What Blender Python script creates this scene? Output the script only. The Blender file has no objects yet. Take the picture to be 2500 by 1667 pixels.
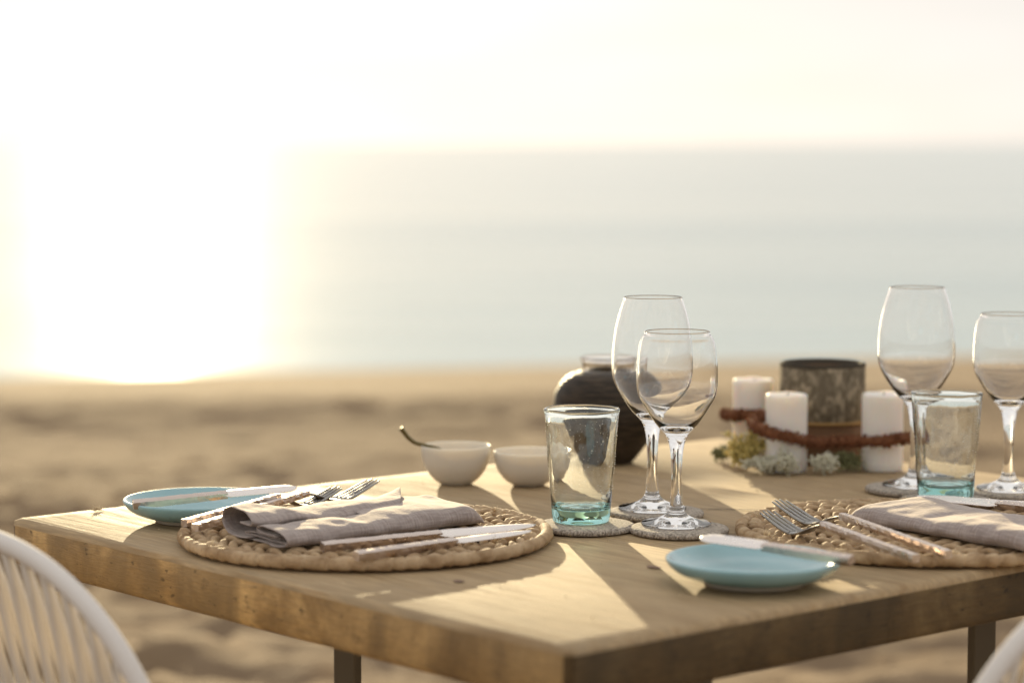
import bpy, bmesh, math, random
from mathutils import Vector, Matrix, Quaternion, noise
import numpy as np
random.seed(7); R = math.radians; PI = math.pi
sc = bpy.context.scene
COL = sc.collection

# ------------------------------------------------------------------ camera
ZT = 0.75                       # height of the table top
CAMH = ZT + 0.38
PITCH = math.atan((833.5 - 350.5) / (85 / 36 * 2500))
FPX = 85 / 36 * 2500            # 85 mm lens, in pixels of the 2500 px wide photograph
cd = bpy.data.cameras.new('camera'); cam = bpy.data.objects.new('camera', cd); COL.objects.link(cam)
cam.location = (0, 0, CAMH); cam.rotation_euler = (PI / 2 - PITCH, 0, 0)
cd.lens = 85; cd.sensor_width = 36; cd.sensor_fit = 'HORIZONTAL'; cd.clip_start = 0.05; cd.clip_end = 60000
cd.dof.use_dof = True; cd.dof.focus_distance = 2.37; cd.dof.aperture_fstop = 3.2
sc.camera = cam

# ------------------------------------------------------------------ sky, sun, exposure
SUN_AZ, SUN_EL = R(-8.6), R(8.8)         # azimuth measured from +Y towards +X
w = bpy.data.worlds.new('World'); sc.world = w; w.use_nodes = True
nt = w.node_tree; bg = nt.nodes['Background']
sky = nt.nodes.new('ShaderNodeTexSky'); sky.sky_type = 'NISHITA'; sky.sun_disc = False
sky.sun_elevation = SUN_EL; sky.sun_rotation = SUN_AZ; sky.altitude = 0
sky.air_density = 0.5; sky.dust_density = 1.0; sky.ozone_density = 1.0
# thin bright cloud over the whole dome: a pale veil of nearly even radiance, softly streaked, with the clear sky behind it
gc = nt.nodes.new('ShaderNodeTexCoord'); mp = nt.nodes.new('ShaderNodeMapping'); mp.inputs['Scale'].default_value = (1.6, 1.6, 9)
cl = nt.nodes.new('ShaderNodeTexNoise'); cl.inputs['Scale'].default_value = 2.2; cl.inputs['Detail'].default_value = 5
rp_ = nt.nodes.new('ShaderNodeValToRGB'); rp_.color_ramp.elements[0].position = .3; rp_.color_ramp.elements[1].position = .7
VEIL = 2.28
rp_.color_ramp.elements[0].color = (.85, .80, .745, 1); rp_.color_ramp.elements[1].color = (1.0, .985, .965, 1)
ml = nt.nodes.new('ShaderNodeVectorMath'); ml.operation = 'SCALE'; ml.inputs['Scale'].default_value = VEIL
mx = nt.nodes.new('ShaderNodeMix'); mx.data_type = 'RGBA'; mx.inputs[0].default_value = .985
nt.links.new(gc.outputs['Generated'], mp.inputs[0]); nt.links.new(mp.outputs[0], cl.inputs['Vector']); nt.links.new(cl.outputs['Fac'], rp_.inputs[0])
nt.links.new(rp_.outputs[0], ml.inputs[0]); nt.links.new(sky.outputs[0], mx.inputs[6]); nt.links.new(ml.outputs[0], mx.inputs[7])
nt.links.new(mx.outputs[2], bg.inputs[0]); bg.inputs[1].default_value = 0.10
sd = bpy.data.lights.new('sun', 'SUN'); sun = bpy.data.objects.new('sun', sd); COL.objects.link(sun)
tosun = Vector((math.sin(SUN_AZ) * math.cos(SUN_EL), math.cos(SUN_AZ) * math.cos(SUN_EL), math.sin(SUN_EL)))
sun.rotation_euler = tosun.to_track_quat('Z', 'Y').to_euler(); sun.location = (-3, 20, 6)
sd.energy = 2.0; sd.angle = R(0.53); sd.color = (1.0, 0.82, 0.50)
sc.view_settings.view_transform = 'Standard'; sc.view_settings.look = 'None'
sc.view_settings.exposure = 2.0; sc.view_settings.gamma = 1.0; sc.view_settings.use_curve_mapping = False
cy = sc.cycles
cy.max_bounces = 16; cy.transmission_bounces = 14; cy.glossy_bounces = 6; cy.diffuse_bounces = 4
cy.transparent_max_bounces = 16; cy.sample_clamp_indirect = 5.0; cy.sample_clamp_direct = 2.2; cy.blur_glossy = 1.0
cy.caustics_reflective = True; cy.caustics_refractive = True; cy.use_denoising = True

# ------------------------------------------------------------------ helpers
def P(px, py, z):
    """the point at height z that the photograph shows at pixel px, py"""
    d = Vector(((px - 1250) / FPX, 0, 0)) + Vector((0, math.sin(PITCH), math.cos(PITCH))) * ((833.5 - py) / FPX) \
        + Vector((0, math.cos(PITCH), -math.sin(PITCH)))
    return Vector((0, 0, CAMH)) + d * ((z - CAMH) / d.z)
def PD(px, py, dep):
    """the point at distance dep (along y) that the photograph shows at pixel px, py"""
    d = Vector(((px - 1250) / FPX, 0, 0)) + Vector((0, math.sin(PITCH), math.cos(PITCH))) * ((833.5 - py) / FPX) \
        + Vector((0, math.cos(PITCH), -math.sin(PITCH)))
    return Vector((0, 0, CAMH)) + d * (dep / d.y)

def mesh(name, V, F, smooth=True, mats=None, fm=None):
    me = bpy.data.meshes.new(name); me.from_pydata([tuple(v) for v in V], [], F)
    if smooth: me.polygons.foreach_set('use_smooth', [True] * len(me.polygons))
    for m in mats or []: me.materials.append(m)
    if fm: me.polygons.foreach_set('material_index', fm)
    me.update(); return me
def obj(name, me, parent=None, mat=None):
    o = bpy.data.objects.new(name, me); COL.objects.link(o)
    if mat and not me.materials: me.materials.append(mat)
    o.parent = parent; return o
def tag(o, label=None, cat=None, group=None, kind=None):
    if label: o['label'] = label
    if cat: o['category'] = cat
    if group: o['group'] = group
    if kind: o['kind'] = kind
    return o
def thing(name, label, cat, loc=(0, 0, 0), rz=0, group=None):
    o = bpy.data.objects.new(name, None); COL.objects.link(o); o.empty_display_size = .03
    o.location = loc; o.rotation_euler = (0, 0, rz); return tag(o, label, cat, group)
def copy_tree(o, parent=None):
    c = o.copy(); COL.objects.link(c); c.parent = parent
    for ch in list(o.children): copy_tree(ch, c)
    return c
class MB:
    def __init__(s): s.V = []; s.F = []; s.M = []
    def add(s, V, F, m=0):
        b = len(s.V); s.V += [Vector(v) for v in V]; s.F += [tuple(i + b for i in f) for f in F]; s.M += [m] * len(F)
    def build(s, name, parent=None, mats=None, smooth=True):
        return obj(name, mesh(name, s.V, s.F, smooth, mats, s.M), parent)
def lathe(prof, n=64, wob=None):
    """closed or open profile of (r, z); points with r = 0 become poles"""
    V, F, rings = [], [], []
    for k, (r, z) in enumerate(prof):
        if r < 1e-6: rings.append([len(V)]); V.append(Vector((0, 0, z)))
        else:
            rings.append(list(range(len(V), len(V) + n)))
            for i in range(n):
                a = 2 * PI * i / n; v = Vector((r * math.cos(a), r * math.sin(a), z))
                if wob: v = wob(v, a)
                V.append(v)
    for A, B in zip(rings, rings[1:]):
        for i in range(n):
            j = (i + 1) % n
            if len(A) == 1 and len(B) == 1: continue
            if len(A) == 1: F.append((A[0], B[j], B[i]))
            elif len(B) == 1: F.append((A[i], A[j], B[0]))
            else: F.append((A[i], A[j], B[j], B[i]))
    return V, F
def spl(pts, n=6):
    """centripetal Catmull-Rom through tuples (no overshoot at uneven spacing)"""
    pts = [Vector(p) if len(p) > 2 else Vector((p[0], p[1], 0)) for p in pts]; out = []
    q = [2 * pts[0] - pts[1]] + pts + [2 * pts[-1] - pts[-2]]
    for i in range(1, len(q) - 2):
        a, b, c, d = q[i - 1:i + 3]; t0 = 0.0
        t1 = t0 + max(1e-5, (b - a).length ** .5); t2 = t1 + max(1e-5, (c - b).length ** .5); t3 = t2 + max(1e-5, (d - c).length ** .5)
        for k in range(n):
            t = t1 + (t2 - t1) * k / n
            A1 = a * ((t1 - t) / (t1 - t0)) + b * ((t - t0) / (t1 - t0)); A2 = b * ((t2 - t) / (t2 - t1)) + c * ((t - t1) / (t2 - t1)); A3 = c * ((t3 - t) / (t3 - t2)) + d * ((t - t2) / (t3 - t2))
            B1 = A1 * ((t2 - t) / (t2 - t0)) + A2 * ((t - t0) / (t2 - t0)); B2 = A2 * ((t3 - t) / (t3 - t1)) + A3 * ((t - t1) / (t3 - t1))
            out.append(B1 * ((t2 - t) / (t2 - t1)) + B2 * ((t - t1) / (t2 - t1)))
    return out + [pts[-1].copy()]
def spl2(pts, n=6): return [(max(0, v.x), v.y) for v in spl(pts, n)]
def tube(path, rad, sides=8, closed=False, flat=1.0, up=Vector((0, 0, 1))):
    V, F = [], []; n = len(path)
    for i, p in enumerate(path):
        a = path[(i - 1) % n] if (closed or i) else path[0]
        b = path[(i + 1) % n] if (closed or i < n - 1) else path[-1]
        t = (b - a).normalized()
        s = t.cross(up)
        if s.length < 1e-4: s = t.cross(Vector((1, 0, 0)))
        s.normalize(); q = s.cross(t)
        r = rad[i] if isinstance(rad, (list, tuple)) else rad
        for k in range(sides):
            an = 2 * PI * k / sides
            V.append(p + s * (r * math.cos(an)) + q * (r * flat * math.sin(an)))
    m = n if closed else n - 1
    for i in range(m):
        for k in range(sides):
            l = (k + 1) % sides; j = (i + 1) % n
            F.append((i * sides + k, i * sides + l, j * sides + l, j * sides + k))
    if not closed:
        F.append(tuple(reversed(range(sides)))); F.append(tuple(range((n - 1) * sides, n * sides)))
    return V, F
def box(x0, x1, y0, y1, z0, z1):
    V = [(x, y, z) for z in (z0, z1) for y in (y0, y1) for x in (x0, x1)]
    F = [(0, 2, 3, 1), (4, 5, 7, 6), (0, 1, 5, 4), (2, 6, 7, 3), (0, 4, 6, 2), (1, 3, 7, 5)]
    return V, F
def recalc(o):
    bm = bmesh.new(); bm.from_mesh(o.data); bmesh.ops.recalc_face_normals(bm, faces=bm.faces); bm.to_mesh(o.data); bm.free(); return o

# ------------------------------------------------------------------ materials
def mat(name, color=(.5, .5, .5), rough=.5, **kw):
    m = bpy.data.materials.new(name); m.use_nodes = True
    b = m.node_tree.nodes['Principled BSDF']
    b.inputs['Base Color'].default_value = (*color, 1); b.inputs['Roughness'].default_value = rough
    for k, v in kw.items(): b.inputs[k.replace('_', ' ')].default_value = v
    return m
class N:
    def __init__(s, m): s.m = m; s.t = m.node_tree; s.b = s.t.nodes.get('Principled BSDF')
    def new(s, t, **kw):
        n = s.t.nodes.new(t)
        for k, v in kw.items(): setattr(n, k, v)
        return n
    def link(s, a, b): s.t.links.new(a, b)
    def coords(s, scale=(1, 1, 1), rot=(0, 0, 0)):
        tc = s.new('ShaderNodeTexCoord'); mp = s.new('ShaderNodeMapping')
        mp.inputs['Scale'].default_value = scale; mp.inputs['Rotation'].default_value = rot
        s.link(tc.outputs['Object'], mp.inputs['Vector']); return mp.outputs[0]
    def noise(s, vec, scale, detail=4, rough=.55, dist=0):
        n = s.new('ShaderNodeTexNoise'); n.inputs['Scale'].default_value = scale; n.inputs['Detail'].default_value = detail
        n.inputs['Roughness'].default_value = rough; n.inputs['Distortion'].default_value = dist
        s.link(vec, n.inputs['Vector']); return n.outputs['Fac']
    def ramp(s, fac, stops):
        n = s.new('ShaderNodeValToRGB'); e = n.color_ramp.elements
        while len(e) < len(stops): e.new(.5)
        for el, (p, c) in zip(e, stops): el.position = p; el.color = (*c, 1)
        s.link(fac, n.inputs[0]); return n.outputs[0]
    def mix(s, fac, a, b, typ='MIX'):
        n = s.new('ShaderNodeMix', data_type='RGBA', blend_type=typ)
        if isinstance(fac, (int, float)): n.inputs[0].default_value = fac
        else: s.link(fac, n.inputs[0])
        for i, x in ((6, a), (7, b)):
            if isinstance(x, tuple): n.inputs[i].default_value = (*x, 1)
            else: s.link(x, n.inputs[i])
        return n.outputs[2]
    def bump(s, h, strength=.3, dist=.002, nrm=None):
        n = s.new('ShaderNodeBump'); n.inputs['Strength'].default_value = strength; n.inputs['Distance'].default_value = dist
        s.link(h, n.inputs['Height'])
        if nrm: s.link(nrm, n.inputs['Normal'])
        return n.outputs[0]
    def color(s, c): s.link(c, s.b.inputs['Base Color'])
    def normal(s, c): s.link(c, s.b.inputs['Normal'])
    def maprange(s, v, a, b, c, d):
        n = s.new('ShaderNodeMapRange')
        for i, x in zip((1, 2, 3, 4), (a, b, c, d)): n.inputs[i].default_value = x
        s.link(v, n.inputs[0]); return n.outputs[0]

def wood_top():
    m = mat('weathered_wood_top', rough=.55); n = N(m)
    v = n.coords((1.0, 11, 9)); g = n.noise(v, 3.6, 7, .62, 1.4); f = n.noise(n.coords((6, 130, 60)), 3, 4, .65, .3)
    st = n.noise(n.coords((1, 1, 1)), 5, 4, .6)
    c = n.ramp(g, [(.30, (.27, .165, .074)), (.44, (.40, .278, .148)), (.52, (.485, .352, .205)), (.60, (.38, .262, .14)), (.72, (.465, .335, .195))])
    c = n.mix(n.ramp(f, [(.38, (0, 0, 0)), (.62, (.75, .75, .75))]), c, (.27, .20, .12))
    c = n.mix(n.maprange(st, .45, .8, 0, .45), c, (.34, .275, .185))
    n.color(c); n.normal(n.bump(f, .28, .0012, n.bump(g, .35, .003)))
    n.link(n.maprange(g, .3, .7, .60, .78), n.b.inputs['Roughness']); n.b.inputs['Specular IOR Level'].default_value = .18; return m
def wood_edge(name, dark):
    m = mat(name, rough=.65, Specular_IOR_Level=.3); n = N(m); k = dark
    a = n.noise(n.coords((1, 1, 1)), 13, 6, .62, .8); b = n.noise(n.coords((9, 9, 70)), 3.5, 5, .6, .5)
    s = n.noise(n.coords((1, 1, 1)), 48, 4, .6); vb = n.noise(n.coords((1, 1, .22)), 17, 3, .5, .3)
    c = n.ramp(a, [(.28, (.11 * k, .066 * k, .027 * k)), (.47, (.25 * k, .156 * k, .064 * k)), (.66, (.41 * k, .27 * k, .118 * k))])
    c = n.mix(n.maprange(vb, .42, .62, 0, .75), c, (.135 * k, .092 * k, .046 * k))
    c = n.mix(n.maprange(b, .48, .7, 0, .4), c, (.13 * k, .088 * k, .045 * k))
    c = n.mix(n.maprange(s, .62, .74, 0, .6), c, (.055 * k, .040 * k, .025 * k))
    f = n.noise(n.coords((22, 22, 260)), 3, 3, .6, .4); pit = n.noise(n.coords((1, 1, 2.2)), 85, 3, .55)
    c = n.mix(n.maprange(f, .42, .66, 0, .38), c, (.11 * k, .07 * k, .032 * k)); c = n.mix(n.maprange(pit, .64, .72, 0, .75), c, (.05 * k, .035 * k, .02 * k))
    n.color(c); n.normal(n.bump(f, .4, .0012, n.bump(b, .4, .002, n.bump(a, .4, .003)))); return m
def sand_mat():
    m = mat('beach_sand', rough=.95, Specular_IOR_Level=.12); n = N(m); v = n.coords()
    a = n.noise(v, .9, 5, .6); b = n.noise(v, 9, 6, .65); f = n.noise(v, 90, 3, .6)
    c = n.ramp(a, [(.3, (.205, .143, .086)), (.7, (.275, .196, .123))])
    c = n.mix(n.maprange(b, .4, .75, 0, .6), c, (.175, .124, .079))
    n.color(c); n.normal(n.bump(f, .5, .006, n.bump(b, .6, .03))); return m
def sea_mat():
    m = mat('sea_water'); n = N(m); t = m.node_tree; t.nodes.remove(n.b)
    a = n.noise(n.coords((.35, 1, 1)), .8, 6, .6, .3); b = n.noise(n.coords((.12, .3, 1)), .25, 5, .55, .4)
    sw = n.noise(n.coords((.16, 1, 1)), .13, 6, .65, 1.2)            # long bands of swell, ruffled and smooth water
    nr = n.bump(a, .32, .12, n.bump(b, .32, .32))
    df = n.new('ShaderNodeBsdfDiffuse'); n.link(n.ramp(sw, [(.36, (.26, .37, .385)), (.64, (.42, .50, .485))]), df.inputs['Color'])
    g1 = n.new('ShaderNodeBsdfGlossy', distribution='BECKMANN'); g2 = n.new('ShaderNodeBsdfGlossy', distribution='GGX')
    n.link(n.maprange(sw, .35, .65, .17, .14), g1.inputs['Roughness']); g2.inputs["Roughness"].default_value = .35
    for g in (g1, g2): g.inputs['Color'].default_value = (1, 1, 1, 1); n.link(nr, g.inputs['Normal'])
    gm = n.new('ShaderNodeMixShader'); gm.inputs[0].default_value = .05; n.link(g1.outputs[0], gm.inputs[1]); n.link(g2.outputs[0], gm.inputs[2])
    fr = n.new('ShaderNodeFresnel'); fr.inputs['IOR'].default_value = 1.333; n.link(nr, fr.inputs['Normal'])
    mm = n.new('ShaderNodeMixShader'); n.link(n.maprange(fr.outputs[0], 0, 1, 0, .72), mm.inputs[0]); n.link(df.outputs[0], mm.inputs[1]); n.link(gm.outputs[0], mm.inputs[2])
    n.link(mm.outputs[0], t.nodes['Material Output'].inputs['Surface']); return m
def straw_mat():
    m = mat('woven_straw', rough=.75, Specular_IOR_Level=.25); n = N(m); v = n.coords()
    a = n.noise(v, 55, 3, .5); b = n.noise(n.coords((1, 1, 1)), 260, 3, .6)
    c = n.ramp(a, [(.3, (.26, .165, .085)), (.5, (.42, .295, .175)), (.7, (.53, .395, .25))])
    c = n.mix(n.maprange(b, .5, .75, 0, .5), c, (.23, .14, .07)); n.color(c); n.normal(n.bump(b, .5, .001))
    n.b.inputs['Subsurface Weight'].default_value = .12; n.b.inputs['Subsurface Radius'].default_value = (.004, .0025, .0015); return m
def linen_mat():
    m = mat('linen', (.43, .345, .30), .85); n = N(m)
    a = n.noise(n.coords((520, 60, 60)), 1, 2, .5); b = n.noise(n.coords((60, 520, 520)), 1, 2, .5); s = n.noise(n.coords(), 25, 3)
    add = n.new('ShaderNodeMath', operation='ADD'); n.link(a, add.inputs[0]); n.link(b, add.inputs[1])
    c = n.mix(n.maprange(add.outputs[0], .8, 1.2, 0, 1), (.27, .222, .205), (.39, .328, .303))
    c = n.mix(n.maprange(s, .4, .7, 0, .3), c, (.305, .255, .235)); n.color(c)
    n.normal(n.bump(add.outputs[0], .55, .0009, n.bump(s, .25, .004)))
    n.b.inputs['Sheen Weight'].default_value = .35; n.b.inputs['Sheen Roughness'].default_value = .4
    n.b.inputs['Sheen Tint'].default_value = (1, .9, .8, 1)
    n.b.inputs['Subsurface Weight'].default_value = .15; n.b.inputs['Subsurface Radius'].default_value = (.004, .003, .002); return m
def coaster_mat():
    m = mat('felted_coaster', rough=.9); n = N(m); a = n.noise(n.coords(), 420, 2, .5); b = n.noise(n.coords(), 40, 3)
    c = n.ramp(a, [(.38, (.22, .185, .15)), (.62, (.56, .49, .41))]); n.color(n.mix(n.maprange(b, .3, .7, 0, .3), c, (.40, .35, .30)))
    n.normal(n.bump(a, .9, .002)); return m
def glaze_mat():
    m = mat('celadon_glaze', (.22, .47, .52), .24, Coat_Weight=.5, Coat_Roughness=.14); n = N(m); a = n.noise(n.coords(), 14, 3)
    n.color(n.ramp(a, [(.3, (.225, .405, .45)), (.7, (.30, .485, .525))])); return m
def glass_mat(name, tint=None, dens=0, rough=0.0, ior=1.5):
    m = bpy.data.materials.new(name); m.use_nodes = True; t = m.node_tree; t.nodes.remove(t.nodes['Principled BSDF'])
    g = t.nodes.new('ShaderNodeBsdfGlass'); g.inputs['IOR'].default_value = ior; g.inputs['Roughness'].default_value = rough
    t.links.new(g.outputs[0], t.nodes['Material Output'].inputs['Surface'])
    if tint:
        N_ = N(m); t.links.new(N_.bump(N_.noise(N_.coords((1, 1, .6)), 55, 2, .4), .22, .0022), g.inputs['Normal'])
        a = t.nodes.new('ShaderNodeVolumeAbsorption'); a.inputs['Color'].default_value = (*tint, 1); a.inputs['Density'].default_value = dens
        t.links.new(a.outputs[0], t.nodes['Material Output'].inputs['Volume'])
    return m
def metal_mat(name, c, r, bump=0):
    m = mat(name, c, r, Metallic=1.0); n = N(m); a = n.noise(n.coords(), 220, 3)
    if bump: n.normal(n.bump(a, bump, .0015))
    n.link(n.maprange(n.noise(n.coords((1, 1, 1)), 60, 3), .3, .7, r * .7, r * 1.5), n.b.inputs['Roughness']); return m
def bark_mat():
    m = mat('bark_pot', rough=.95, Specular_IOR_Level=.1); n = N(m); a = n.noise(n.coords((1, 1, .6)), 150, 4, .6, .3); b = n.noise(n.coords(), 45, 3)
    c = n.ramp(a, [(.38, (.11, .088, .058)), (.50, (.19, .152, .103)), (.62, (.36, .29, .20))]); n.color(n.mix(n.maprange(b, .4, .65, 0, .6), c, (.15, .12, .082))); n.normal(n.bump(a, .8, .003)); return m
def vase_mat():
    m = mat('dark_ribbed', (.026, .019, .014), .5, Specular_IOR_Level=.25); n = N(m); a = n.noise(n.coords((1, 1, 9)), 40, 4, .6)
    n.color(n.ramp(a, [(.4, (.016, .012, .008)), (.7, (.07, .048, .03))])); n.normal(n.bump(a, .6, .002)); return m

M = dict(top=wood_top(), edge=wood_edge('side_grain_wood', 1.6), endg=wood_edge('end_grain_wood', .42),
    sand=sand_mat(), sea=sea_mat(), straw=straw_mat(), linen=linen_mat(), coaster=coaster_mat(), glaze=glaze_mat(),
    clear=glass_mat('clear_glass'), teal=glass_mat('teal_glass', (.22, .76, .74), 20),
    hammered=metal_mat('hammered_metal', (.60, .51, .455), .30, .4), blade=metal_mat('satin_steel', (.83, .77, .73), .26),
    steel=metal_mat('fork_steel', (.33, .32, .305), .3), olive=metal_mat('olive_brass', (.16, .13, .06), .35),
    stone=mat('foot_unglazed', (.42, .36, .28), .7),
    cream=mat('cream_ceramic', (.64, .595, .52), .35, Subsurface_Weight=.22, Subsurface_Radius=(.009, .008, .0065), Subsurface_Scale=1.0),
    wax=mat('white_wax', (.82, .785, .73), .45, Subsurface_Weight=.7, Subsurface_Radius=(.02, .014, .009), Subsurface_Scale=1.0),
    wick=mat('burnt_wick', (.03, .025, .02), .9), bark=bark_mat(), potrim=mat('pot_rim', (.06, .05, .038), .9, Specular_IOR_Level=.15),
    band=mat('brown_band', (.15, .075, .032), .8), tan=mat('tan_cord', (.34, .2, .07), .8), vase=vase_mat(),
    rust=mat('rust_fibre', (.20, .075, .03), .9), legm=mat('brown_steel', (.10, .078, .048), .5, Metallic=.3),
    cord=mat('white_cord', (.66, .60, .52), .8, Specular_IOR_Level=.25), rim=mat('white_wrapped_rim', (.70, .66, .62), .88, Specular_IOR_Level=.2),
    petw=mat('cream_petals', (.62, .60, .47), .7, Subsurface_Weight=.2, Subsurface_Radius=(.003, .003, .002)),
    pety=mat('yellow_petals', (.62, .50, .17), .7, Subsurface_Weight=.2, Subsurface_Radius=(.003, .003, .001)),
    stem=mat('dry_green_stem', (.22, .22, .10), .8), gap=mat('dark_crack', (.03, .02, .012), .9), speck=mat('pale_speck', (.8, .76, .66), .4), knot=mat('brown_knot', (.17, .085, .045), .6), fluff=mat('dry_fluff', (.6, .47, .3), .8))
n_ = N(M['rim']); n_.normal(n_.bump(n_.noise(n_.coords(), 300, 2), .3, .001))

# ------------------------------------------------------------------ the beach: one sand sheet, the sea, both to the horizon
SEA_Z = -0.40
def sand_z(x, y):
    berm = 10.3 + .10 * x + .25 * noise.noise(Vector((x * .5, 3, 0)))
    shore = 16.6 + .24 * x
    if y < berm: z = .07 * math.exp(-((y - berm) / .55) ** 2)
    else:
        t = (y - berm) / max(1.0, shore - berm); z = .07 * math.exp(-((y - berm) / .9) ** 2) - .40 * t if t < 6 else -2.4
        z = max(z, -3.0)
    rough = 1.0 if y < berm else max(.12, 1 - (y - berm) / .8)
    v = Vector((x, y * 1.3, 0))
    z += rough * float(np.interp(y, [6.2, 9.2], [1.9, .55])) * (.018 * noise.noise(v * .9) + .014 * noise.noise(v * 2.1 + Vector((5, 0, 0))) + .016 * noise.noise(v * 5.0) + .013 * noise.noise(v * 11))
    return z
def axis(a, b, st, lo, hi, g=1.22):
    c = list(np.arange(a, b + 1e-6, st)); s = st; x = b
    while x < hi: s *= g; x = min(hi, x + s); c.append(x)
    s = st; x = a; pre = []
    while x > lo: s *= g; x = max(lo, x - s); pre.append(x)
    return pre[::-1] + c
xs = axis(-4.2, 4.6, .055, -3000, 3000); ys = axis(4.3, 17.5, .05, -3000, 3000)
Zs = np.zeros((len(ys), len(xs)))
for j, y in enumerate(ys):
    for i, x in enumerate(xs):
        Zs[j, i] = sand_z(x, y) if -30 < y < 60 and abs(x) < 60 else (-3.0 if y > 30 else 0)
rng = np.random.RandomState(3); XX, YY = np.meshgrid(xs, ys)
for k in range(260):                                        # foot marks and kicked-up heaps in the dry sand
    fx, fy = rng.uniform(-4, 4.6), rng.uniform(4.3, 10.0); a = rng.uniform(0, PI); l, wd = rng.uniform(.11, .2), rng.uniform(.05, .09)
    mx = (abs(XX - fx) < .6) & (abs(YY - fy) < .6); dx, dy = XX[mx] - fx, YY[mx] - fy
    p, q = dx * math.cos(a) + dy * math.sin(a), -dx * math.sin(a) + dy * math.cos(a)
    e = (p / l) ** 2 + (q / wd) ** 2; dep = rng.uniform(.008, .022) * np.interp(fy, [6.0, 9.0], [1.8, .7])
    Zs[mx] += -dep * np.exp(-e) + dep * .55 * np.exp(-(np.sqrt(e) - 1.5) ** 2 * 3)
nx = len(xs)
V = [(xs[i], ys[j], Zs[j, i]) for j in range(len(ys)) for i in range(nx)]
F = [(j * nx + i, j * nx + i + 1, (j + 1) * nx + i + 1, (j + 1) * nx + i) for j in range(len(ys) - 1) for i in range(nx - 1)]
tag(obj('sand', mesh('sand', V, F), None, M['sand']), 'rough dry beach sand sloping down to the water', None, None, 'structure')
sxs = axis(-30, 30, 5, -25000, 25000, 1.6); sys_ = axis(12, 60, 4, 11, 40000, 1.5); nx = len(sxs)
V = [(x, y, SEA_Z) for y in sys_ for x in sxs]
F = [(j * nx + i, j * nx + i + 1, (j + 1) * nx + i + 1, (j + 1) * nx + i) for j in range(len(sys_) - 1) for i in range(nx - 1)]
tag(obj('sea', mesh('sea', V, F), None, M['sea']), 'calm pale sea glittering under the low sun', None, None, 'structure')

# ------------------------------------------------------------------ the table
TH = -0.855422; UX = Vector((math.cos(TH), math.sin(TH), 0)); VX = Vector((-math.sin(TH), math.cos(TH), 0))
B0 = Vector((.04269, 1.8049, 0)); LU, WV, TT = .8416, 1.0306, .050
A0 = B0 - UX * LU                                            # left corner; table local x = along the boards, y = across them
ctr = A0 + UX * LU / 2 + VX * WV / 2
table = thing('dining_table', 'thick weathered wooden dining table laid for a meal on the beach', 'table', (ctr.x, ctr.y, 0), TH)
def board(y0, y1, first, last):
    """one plank: rounded worn edges, top / side / end materials"""
    x0, x1 = -LU / 2, LU / 2; b = .007; nxs = 60
    px = [x0, x0 + .0015, x0 + b] + [x0 + b + (LU - 2 * b) * k / nxs for k in range(1, nxs)] + [x1 - b, x1 - .0015, x1]
    b0 = b if first else .0005; b1 = b if last else .0005
    sec = [(y0, -TT + b0), (y0, -b0), (y0 + .3 * b0, -.3 * b0), (y0 + b0, 0), ((y0 + y1) / 2, 0), (y1 - b1, 0), (y1 - .3 * b1, -.3 * b1), (y1, -b1), (y1, -TT + b1), (y1 - b1, -TT), (y0 + b0, -TT)]
    V, F, fm = [], [], []; ns = len(sec)
    for x in px:
        e = min(x - x0, x1 - x); drop = 0 if e >= b else b - math.sqrt(max(0, b * b - (b - e) ** 2))
        for (y, z) in sec:
            zz = max(min(z, -drop), -TT + drop); yy = min(max(y, y0 + (drop * .8 if first else 0)), y1 - (drop * .8 if last else 0))
            k = .0016 * noise.noise(Vector((x * 9, y * 9, 1))) + .0009 * noise.noise(Vector((x * 40, y * 40, z * 40)))
            if z < -.001 and (y == y0 or y == y1) and (first if y == y0 else last): yy += k
            if e < b and abs(y - (y0 + y1) / 2) < (y1 - y0) / 2: x_ = x + k * .6
            else: x_ = x
            V.append((x_, yy, zz + ZT + (.0006 * noise.noise(Vector((x * 7, y * 7, 3))) if z == 0 else 0)))
    for i in range(len(px) - 1):
        for k in range(ns):
            l = (k + 1) % ns; F.append((i * ns + k, i * ns + l, (i + 1) * ns + l, (i + 1) * ns + k)); fm.append(0 if 1 <= k <= 6 else (2 if (i < 2 or i > len(px) - 4 or (k == 7 and not last) or (k in (0, 10) and not first) or k in (8, 9)) else 1))
    F.append(tuple(range(ns))); fm.append(2); F.append(tuple((len(px) - 1) * ns + k for k in reversed(range(ns)))); fm.append(2)
    o = obj('board', mesh('board', V, F, True, [M['top'], M['edge'], M['endg']], fm), table); recalc(o)
    md = o.modifiers.new('es', 'EDGE_SPLIT'); md.split_angle = R(50); return o
yb = [-WV / 2, -WV / 2 + .372, -WV / 2 + .70, WV / 2]
for k in range(3): board(yb[k] + (.0002 if k else 0), yb[k + 1] - (.0002 if k < 2 else 0), k == 0, k == 2)
def tl(p): return Matrix.Rotation(-TH, 3, 'Z') @ (Vector((p[0], p[1], 0)) - Vector((ctr.x, ctr.y, 0)))
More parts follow.
